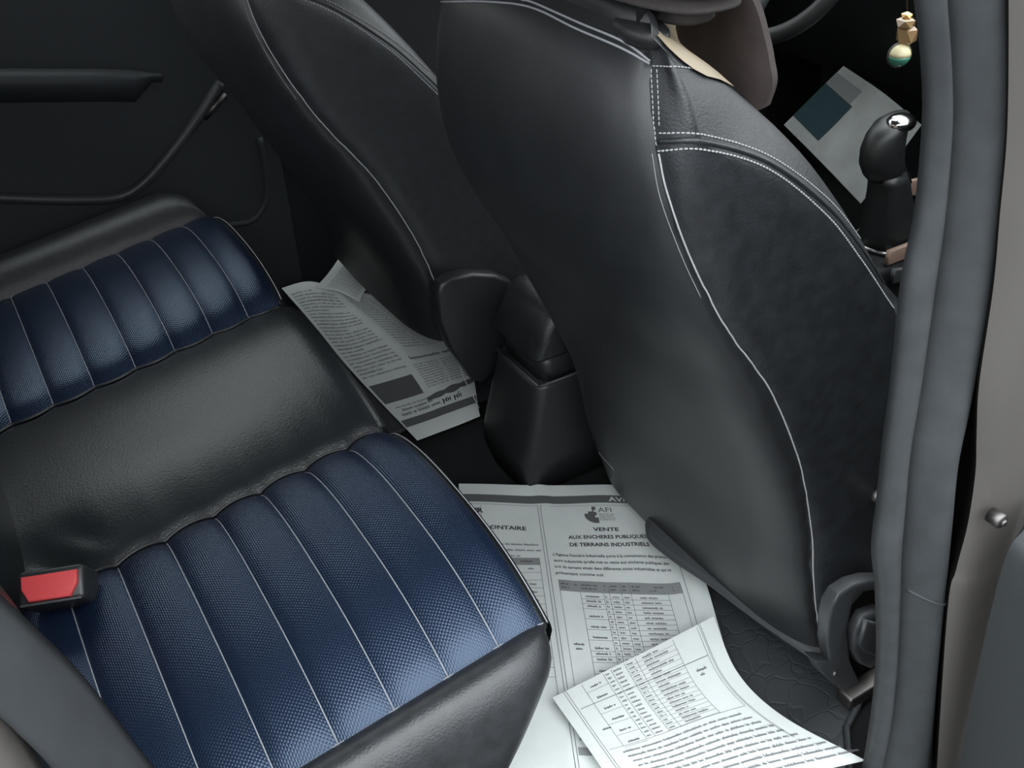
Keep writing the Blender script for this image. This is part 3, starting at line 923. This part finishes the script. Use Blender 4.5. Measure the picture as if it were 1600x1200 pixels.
def patch(ctrl):
    """bicubic sheet through a grid of 3D control points"""
    R, Cn = len(ctrl), len(ctrl[0])
    def cr(P, t):
        n = len(P)-1; x = t*n; i = min(max(int(math.floor(x)), 0), n-1); f = x-i
        p1, p2 = P[i], P[i+1]; p0 = P[i-1] if i > 0 else p1*2-p2; p3 = P[i+2] if i < n-1 else p2*2-p1
        return 0.5*((2*p1)+(p2-p0)*f+(2*p0-5*p1+4*p2-p3)*f*f+(3*p1-p0-3*p2+p3)*f**3)
    def f(a, b): return cr([cr(r, a) for r in ctrl], b)
    return f

# near sheet, lying askew on the mat
ZP = FZ+.015
eS = Vector((.828, -.561, 0)); eT = Vector((-.447, -.894, 0))
BOX = at(846, 791, 'z', ZP)         # top left corner of the ruled notice
BW = .196                            # width of the notice
AO, BO = .135, .052                  # page coordinates of that corner
PW, PH = AO+BW+.030, .60
def f1(s, t):
    a, b = s*PW, t*PH
    p = BOX+eS*(a-AO)+eT*(b-BO)
    z = .0025*math.sin(a*26+1.1)*math.sin(b*15+.5)+.002*math.sin(a*60+b*25)*max(0, min(1, (a-.2)*8))
    z += .0022*math.exp(-((a-AO-.012*math.sin(b*9))/.012)**2)
    z += .006*math.exp(-((a-PW)/.03)**2)*math.exp(-((b-.22)/.12)**2)
    return p+Vector((0, 0, max(z, -.002)+.002+max(0, hump_z(p.y)-FZ+.002)))
n1 = Sheet(f1, PW, PH)
A, B = AO, BO
n1.bar(0, B-.024, PW-.012, B-.005, 'grey')
n1.text('AVIS', A+.112, B-.0085, .0160, k='white', bold=.0003, sx=1.1)
for d in (0, .0045):
    n1.bar(A-.007+d, B, A-.0062+d, PH, 'line', st=.02)
n1.bar(A-.002, B+.0005, A+BW, B+.0012, 'line', st=.02); n1.bar(0, B, A-.007, B+.0008, 'line', st=.02)
n1.bar(A+BW, B, A+BW+.0008, .42, 'line', st=.02)
# emblem: stepped disc and letters
def emblem(cx, cy, r):
    pts = []
    for k in range(25):
        q = math.radians(95+k/24*170); pts.append((cx+r*math.cos(q)*.9, cy-r*math.sin(q)))
    stair = [(cx+.15*r, cy+.85*r), (cx+.15*r, cy+.35*r), (cx-.12*r, cy+.35*r), (cx-.12*r, cy), (cx+.05*r, cy), (cx+.05*r, cy-.35*r), (cx-.15*r, cy-.35*r), (cx-.15*r, cy-.65*r), (cx+.05*r, cy-.65*r), (cx+.05*r, cy-.95*r)]
    for i in range(24):
        y0, y1 = cy+r-2*r*i/24, cy+r-2*r*(i+1)/24; ym = (y0+y1)/2
        d = (ym-cy)/r; xl = cx-r*.95*math.sqrt(max(0, 1-d*d))
        xr = cx+(.16*r if d > .35 else (-.10*r if d > .05 else (.06*r if d > -.3 else (-.14*r if d > -.6 else .05*r))))
        if d < -.15: xl = max(xl, cx-.62*r+(.35*r if d < -.45 else 0))
        if xr > xl: n1.bar(xl, y1, xr, y0+.0001, 'grey', .0008)
emblem(A+.086, B+.024, .0195)
n1.text('AFI', A+.0905, B+.0185, .0165, k='grey')
for i in range(4): n1.words(A+.0905, B+.0215+i*.0042, .026, .003, 'small', 1)
n1.text('VENTE', A+.097, B+.062, .0112, 'CENTER', bold=.0003, sx=1.2)
n1.text('AUX ENCHERES PUBLIQUES', A+.097, B+.079, .0112, 'CENTER', bold=.0003, fit=.124)
n1.text('DE TERRAINS INDUSTRIELS', A+.097, B+.096, .0112, 'CENTER', bold=.0003, fit=.124)
body = ["L'Agence Foncière Industrielle porte à la connaissance des promo-", "teurs industriels qu'elle met en vente aux enchères publiques des", "lots de terrains situés dans différentes zones industrielles et qui se", "présentent comme suit"]
for i, l in enumerate(body): n1.text(l, A+.006, B+.120+i*.0135, .0088, k='ink', bold=.0001, fit=.176 if i < 3 else .072)
# table
ty = B+.172
cx = [.008, .038, .072, .081, .099, .113, .168, .189]
n1.bar(A+cx[0], ty, A+cx[-1], ty+.023, 'light')
for i in range(7):
    n1.words(A+cx[i]+.003, ty+.006, cx[i+1]-cx[i]-.006, .0042, 'ink', 1); n1.words(A+cx[i]+.003, ty+.013, (cx[i+1]-cx[i]-.006)*.8, .0042, 'ink', 1)
for c_ in cx: n1.bar(A+c_, ty, A+c_+.0006, ty+.26, 'line', st=.03)
for r_ in range(22):
    y = ty+.026+r_*.0098
    for i in range(2, 6): n1.bar(A+cx[i], y+.0082, A+cx[i+1], y+.0088, 'line', st=.03)
    for i, wd in ((2, .5), (3, .6), (4, .6), (5, .55)):
        cw = cx[i+1]-cx[i]; n1.words(A+cx[i]+cw*(1-wd)/2, y+.0012, cw*wd, .0052, 'small', 1)
    if r_ % 2 == 0 or r_ % 5 == 1:
        n1.words(A+cx[1]+.007, y+.002, .022, .0052, 'ink', 1); n1.bar(A+cx[1], y+.0098, A+cx[2], y+.0104, 'line', st=.03)
n1.words(A+cx[0]+.008, ty+.120, .016, .0052, 'ink', 1); n1.words(A+cx[0]+.010, ty+.128, .012, .0052, 'ink', 1)
# left column
n1.text('UR', A-.118, B+.022, .0155, 'LEFT', bold=.0006)
n1.bar(A-.101, B+.004, A-.1002, B+.05, 'line')
n1.text('ONTAIRE', A-.030, B+.060, .0125, 'RIGHT', bold=.0003, fit=.058)
n1.words(A-.075, B+.090, .066, .0055); n1.words(A-.075, B+.103, .066, .0055); n1.words(A-.075, B+.116, .03, .0055)
n1.bar(A-.125, B+.123, A-.016, B+.138, 'light'); n1.words(A-.045, B+.128, .02, .005, 'ink', 1)
for r_ in range(14):
    y = B+.138+r_*.0165
    n1.bar(A-.125, y, A-.016, y+.0007, 'line', st=.03)
    if r_ in (0, 2, 3, 4, 6, 8, 10): n1.words(A-.035, y+.006, .010, .005, 'ink', 1)
n1.bar(A-.016, B+.123, A-.0153, B+.40, 'line', st=.03)
for i in range(3): n1.words(A+.004, B+.425+i*.010, .07, .0065)
n1.bar(A+.0, B+.462, A+.085, B+.474, 'light')
n1.words(A+.03, B+.490, .02, .006); n1.words(A+.03, B+.515, .02, .006)
n1.finish('newspaper', 'newspaper page with a ruled sale notice on the near floor mat', 'newspapers on the car floor', 90, 90)

# overlapping sheet with curled corners
g = [[(863, 1090, .084), (945, 1049, .086), (1030, 1007, .090), (1115, 963, .104)],
     [(900, 1142, .082), (985, 1112, .082), (1070, 1080, .082), (1152, 1050, .084)],
     [(940, 1200, .081), (1035, 1176, .081), (1130, 1142, .081), (1222, 1118, .082)],
     [(985, 1268, .081), (1105, 1246, .081), (1228, 1216, .084), (1352, 1188, .094)]]
n2 = Sheet(patch([[at(a, b, 'z', z) for a, b, z in r] for r in g]), .27, .30)
W2, H2 = .27, .30
for d in (0, .004): n2.bar(.018+d, 0, .0187+d, H2, 'line', st=.02); n2.bar(W2-.026+d*.5, 0, W2-.0254+d*.5, H2*.8, 'line', st=.02)
cols2 = [.030, .048, .085, .098, .120, .138, .200, .240]
for c_ in cols2[1:]: n2.bar(c_, .004, c_+.0006, .165, 'line', st=.02)
for r_ in range(17):
    y = .006+r_*.0094
    for i in (2, 3, 4): n2.words(cols2[i]+.003, y, (cols2[i+1]-cols2[i])*.6, .0052, 'small', .9)
    n2.words(cols2[5]+.010, y, random.choice((.022, .030, .042)), .0056, 'small', 1)
    n2.bar(cols2[4], y+.0072, cols2[6], y+.0077, 'line', st=.03)
    if r_ % 3 == 1: n2.words(cols2[1]+.010, y, .020, .0056, 'ink', 1); n2.bar(cols2[1], y+.012, cols2[2], y+.0126, 'line', st=.03)
n2.bar(.026, .055, W2-.03, .0562, 'line', st=.02)
n2.bar(.026, .165, W2-.03, .1657, 'line', st=.02)
n2.words(.213, .070, .018, .0062, 'ink', 1); n2.words(.216, .079, .011, .0062, 'ink', 1)
n2.words(.036, .115, .016, .0056, 'ink', 1)
for i in range(10): n2.words(.042+.002*i, .175+i*.0115, W2-.085+.004*i, .0058, 'small', .95)
n2.finish('newspaper', 'curled newspaper sheet lying on top at the bottom of the photo', 'newspapers on the car floor', 40, 40)

# far footwell sheet
g = [[(440, 450, .165), (487, 440, .165), (535, 452, .150), (585, 462, .140)],
     [(500, 522, .105), (552, 512, .100), (606, 508, .100), (655, 505, .095)],
     [(572, 604, .066), (625, 590, .070), (680, 572, .072), (728, 560, .075)],
     [(652, 688, .062), (684, 676, .066), (716, 664, .068), (750, 650, .070)]]
ff = patch([[at(a, b, 'z', z) for a, b, z in r] for r in g])
def f3(s, t):
    p = ff(s, t)
    return p+Vector((0, 0, .006*math.sin(s*9+t*7)*math.exp(-((t-.3)/.25)**2)+.004*math.exp(-((s-.52)/.05)**2)*(1-t)))
n3 = Sheet(f3, .24, .56)
W3, H3 = .24, .56
n3.bar(.004, H3-.062, W3-.002, H3-.040, 'grey')
n3.words(.14, H3-.090, .06, .020, 'ink', 1)
n3.words(.02, H3-.083, .115, .011, 'ink', .95)
n3.words(.02, H3-.105, .15, .006)
for k in range(26):
    y = .03+k*.0125
    n3.words(.008, y, .105 if k % 6 else .06, .0075, 'ink' if k % 7 == 3 else 'small', .95)
for k in range(22):
    y = .04+k*.0115
    n3.words(.135, y, .048, .0058, 'small', .95); n3.words(.188, y, .045, .0058, 'small', .95)
n3.words(.125, .322, .11, .013, 'ink', 1)
n3.bar(.005, .375, .105, .44, 'grey', st=.01)
for k in range(10): n3.words(.12, .35+k*.0085, .055, .005, 'small', .95); n3.words(.18, .35+k*.0085, .05, .005, 'small', .95)
# dark torn illustration
for k in range(26):
    f_ = k/25; h = .010+.010*abs(math.sin(f_*9))*math.sin(f_*3)
    n3.bar(.105+f_*.13, .462-f_*.012-h*.5, .105+(f_+.05)*.13, .462-f_*.012+h*.6, 'grey')
n3.words(.03, .465, .09, .009, 'ink', 1)
n3.finish('newspaper', 'crumpled newspaper sheet lying in the far footwell beside the console', 'newspapers on the car floor', 40, 60)
# loose scrap beyond
g = [[(492, 450, .165), (512, 428, .175), (530, 403, .185)], [(528, 455, .165), (538, 442, .175), (553, 420, .185)], [(562, 472, .155), (568, 458, .162), (580, 441, .17)]]
n4 = Sheet(patch([[at(a, b, 'z', z) for a, b, z in r] for r in g]), .12, .16)
for k in range(14): n4.words(.012, .035+k*.008, .095, .0045, 'small', .95)
n4.finish('newspaper', 'small folded newspaper scrap standing up at the far end', 'newspapers on the car floor', 14, 14)
# sheet in the driver's footwell beyond the gear lever
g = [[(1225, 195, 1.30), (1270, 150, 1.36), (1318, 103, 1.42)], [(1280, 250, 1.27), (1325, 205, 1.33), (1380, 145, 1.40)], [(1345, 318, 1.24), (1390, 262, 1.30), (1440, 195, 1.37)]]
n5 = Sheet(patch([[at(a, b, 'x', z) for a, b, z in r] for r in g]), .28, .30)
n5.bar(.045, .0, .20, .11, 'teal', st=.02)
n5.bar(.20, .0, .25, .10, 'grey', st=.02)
n5.finish('floor_sheet', 'paper sheet coloured dark for shade, with a teal picture beyond the gear shifter', None, 16, 16, PAPER_SHADE, 'paper sheet')

# ------------------------------------------------------------------ pillar, seal, quarter panel, open door
SY = -.78
def sp_(px, py, y=SY): return at(px, py, 'y', y)
Lp = [(1436, -520), (1440, -260), (1444, -60), (1446, 0), (1456, 100), (1457, 200), (1443, 340), (1421, 450), (1404, 600), (1390, 700), (1380, 790), (1371, 865), (1376, 930), (1377, 1030), (1370, 1110), (1361, 1170), (1350, 1230)]
Mp = [(1462, -520), (1466, -260), (1470, -60), (1472, 0), (1478, 100), (1480, 200), (1471, 340), (1460, 450), (1438, 600), (1421, 700), (1414, 790), (1410, 865), (1406, 930), (1400, 1030), (1393, 1110), (1382, 1170), (1368, 1230)]
Rp = [(1548, -520), (1552, -260), (1555, -60), (1556, 0), (1560, 100), (1560, 200), (1547, 340), (1535, 450), (1510, 600), (1490, 700), (1483, 790), (1476, 865), (1470, 930), (1461, 1030), (1457, 1110), (1455, 1170), (1450, 1230)]
def lobes(Ls, Ms, Rs, y, d1, d2, n=6):
    Ls = [(p[0]+5, p[1]) for p in Ls]; Ms = [(p[0]+1, p[1]) for p in Ms]; Rs = [(p[0]+4, p[1]) for p in Rs]
    a, b, c = (catmull([at(p[0], p[1], 'y', y) for p in q], n) for q in (Ls, Ms, Rs))
    rows1, rows2 = [], []
    for p, q, r in zip(a, b, c):
        rows1.append([p.lerp(q, f)+Vector((0, -d1*math.sin(math.pi*min(1, f*.96))**.85+.006*f, 0)) for f in [k/10 for k in range(11)]])
        g2 = []
        for k in range(19):
            f = k/18
            bump = d2*(math.sin(math.pi*min(1, f**.85))**.95)*(1-.30*math.exp(-((f-.66)/.09)**2))
            g2.append(q.lerp(r, f)+Vector((0, -bump+.006, 0)))
        rows2.append(g2)
    return rows1, rows2
seal = thing('door_seal', (.33, SY, .10), 'ribbed dark grey rubber seal running down the door pillar', 'door seal')
r1, r2 = lobes(Lp, Mp, Rp, SY, .012, .034)
def closed(rows, nm, mt, par, dy=.012):
    bk = [[p+Vector((.0, dy, 0)) for p in r] for r in rows]
    loops = [r+b[::-1] for r, b in zip(rows, bk)]
    return MB().loft(loops).build(nm, mt, par)
closed(r1, 'inner_lip', RUBBER, seal); closed(r2, 'outer_bulb', RUBBER, seal)
# moulded joint across the bulb
i = 11*6+4
MB().tube([p+Vector((0, -.0008, 0)) for p in r2[i+1][1:-1]], .0016, 6).build('moulded_joint', RUBBER, seal)

# painted pillar with a dark slot
pil = MB()
PL = [(1552, -520), (1556, -260), (1560, -60), (1562, 0), (1560, 200), (1548, 340), (1536, 450), (1512, 600), (1492, 700), (1484, 790), (1478, 865), (1472, 930), (1463, 1030), (1457, 1230)]
PE = [(1566, -520), (1570, -260), (1574, -60), (1576, 0), (1574, 200), (1562, 340), (1552, 450), (1530, 600), (1526, 680), (1524, 740), (1512, 820), (1494, 890), (1480, 960), (1462, 1230)]
ya, yb = -.775, -.815
A_ = catmull([at(p[0], p[1], 'y', ya) for p in PL], 6); B_ = catmull([at(p[0], p[1], 'y', yb) for p in PE], 6)
C_ = [p+Vector((.02, -.012, 0)) for p in B_]; D_ = [p+Vector((.20, -.035, 0)) for p in B_]
post = MB().grid([B_, [b.lerp(c, .4)+Vector((0, -.003, 0)) for b, c in zip(B_, C_)], C_, [c.lerp(d, .5)+Vector((0, -.006, 0)) for c, d in zip(C_, D_)], D_], flip=True).build('trim_1', PAINT)
tag(post, kind='structure')
slot = MB().grid([[p+Vector((-.005, .01, 0)) for p in A_], [p+Vector((.035, .03, 0)) for p in A_], [p+Vector((.02, .02, 0)) for p in B_], B_]).build('pillar_slot', DARKGAP, post)
bl = at(1565, 815, 'y', -.842)
MB().tube([bl+Vector((0, .012, 0)), bl, bl+Vector((0, -.0015, 0))], [.0075, .0075, .006], 14).build('bolt', METAL, post)
MB().tube([bl+Vector((0, -.0015, 0)), bl+Vector((0, -.004, 0))], [.004, .003], 10).build('bolt_head', METAL, post)
# open rear door, inner trim seen on edge at the right
E_ = catmull([at(p[0], p[1], 'y', -.86) for p in ((1640, 790), (1600, 828), (1578, 855), (1562, 900), (1552, 940), (1541, 985), (1520, 1085), (1497, 1200), (1480, 1290))], 5)
dv = Vector((.30, -.62, 0))
rows = [E_, [p+dv*.02+Vector((-.006, 0, 0)) for p in E_], [p+dv*.08+Vector((-.01, 0, 0)) for p in E_], [p+dv for p in E_]]
bk = [[p+Vector((.06, .02, 0)) for p in r] for r in rows]
mb = MB().grid(rows, flip=True).grid(bk).grid([bk[0], rows[0]], flip=True)
d2 = tag(mb.build('door_2', mat('door_inner_trim', (.030, .034, .036), .6, .4, bump=(700, .3, .0005))), kind='structure')
# quarter panel and its seal, lower left corner
UP = [(-80, 885), (0, 958), (70, 1022), (140, 1092), (226, 1200), (300, 1295)]
LO = [(-80, 1050), (0, 1106), (30, 1135), (58, 1165), (84, 1198), (150, 1280)]
LB = [(-80, 1075), (0, 1126), (28, 1158), (54, 1200), (110, 1290)]
U_ = catmull([at(p[0], p[1], 'y', -.775) for p in UP], 8); M_ = catmull([at(p[0], p[1], 'y', -.80) for p in LO], 8)
rows = []
for p, q in zip(U_, M_):
    rows.append([p.lerp(q, k/12)+Vector((-.006*math.sin(math.pi*k/12), -.028*math.sin(math.pi*k/12)**.7, .008*math.sin(math.pi*k/12))) for k in range(13)])
sl2 = closed(rows, 'arch_bulb', RUBBER_D, seal, .02)
Q_ = catmull([at(p[0], p[1], 'y', -.79) for p in LO], 8)
mb = MB().grid([Q_, [p+Vector((-.012, .0, -.006)) for p in Q_]]); 
B2 = catmull([at(p[0], p[1], 'y', -.81) for p in LB], 10)
mb = MB().grid([[p+Vector((.0, .03, 0)) for p in B2], B2, [p+Vector((-.02, -.012, -.01)) for p in B2], [p+Vector((-.4, -.03, -.2)) for p in B2]])
tag(mb.build('trim_2', PAINT), kind='structure')
slab('wall_right_rear', (-.95, -.80, -.04), (-.50, -.76, .95), DARKGAP)
slab('sill', (-.50, -.86, -.10), (.50, -.785, .03), DARKGAP)
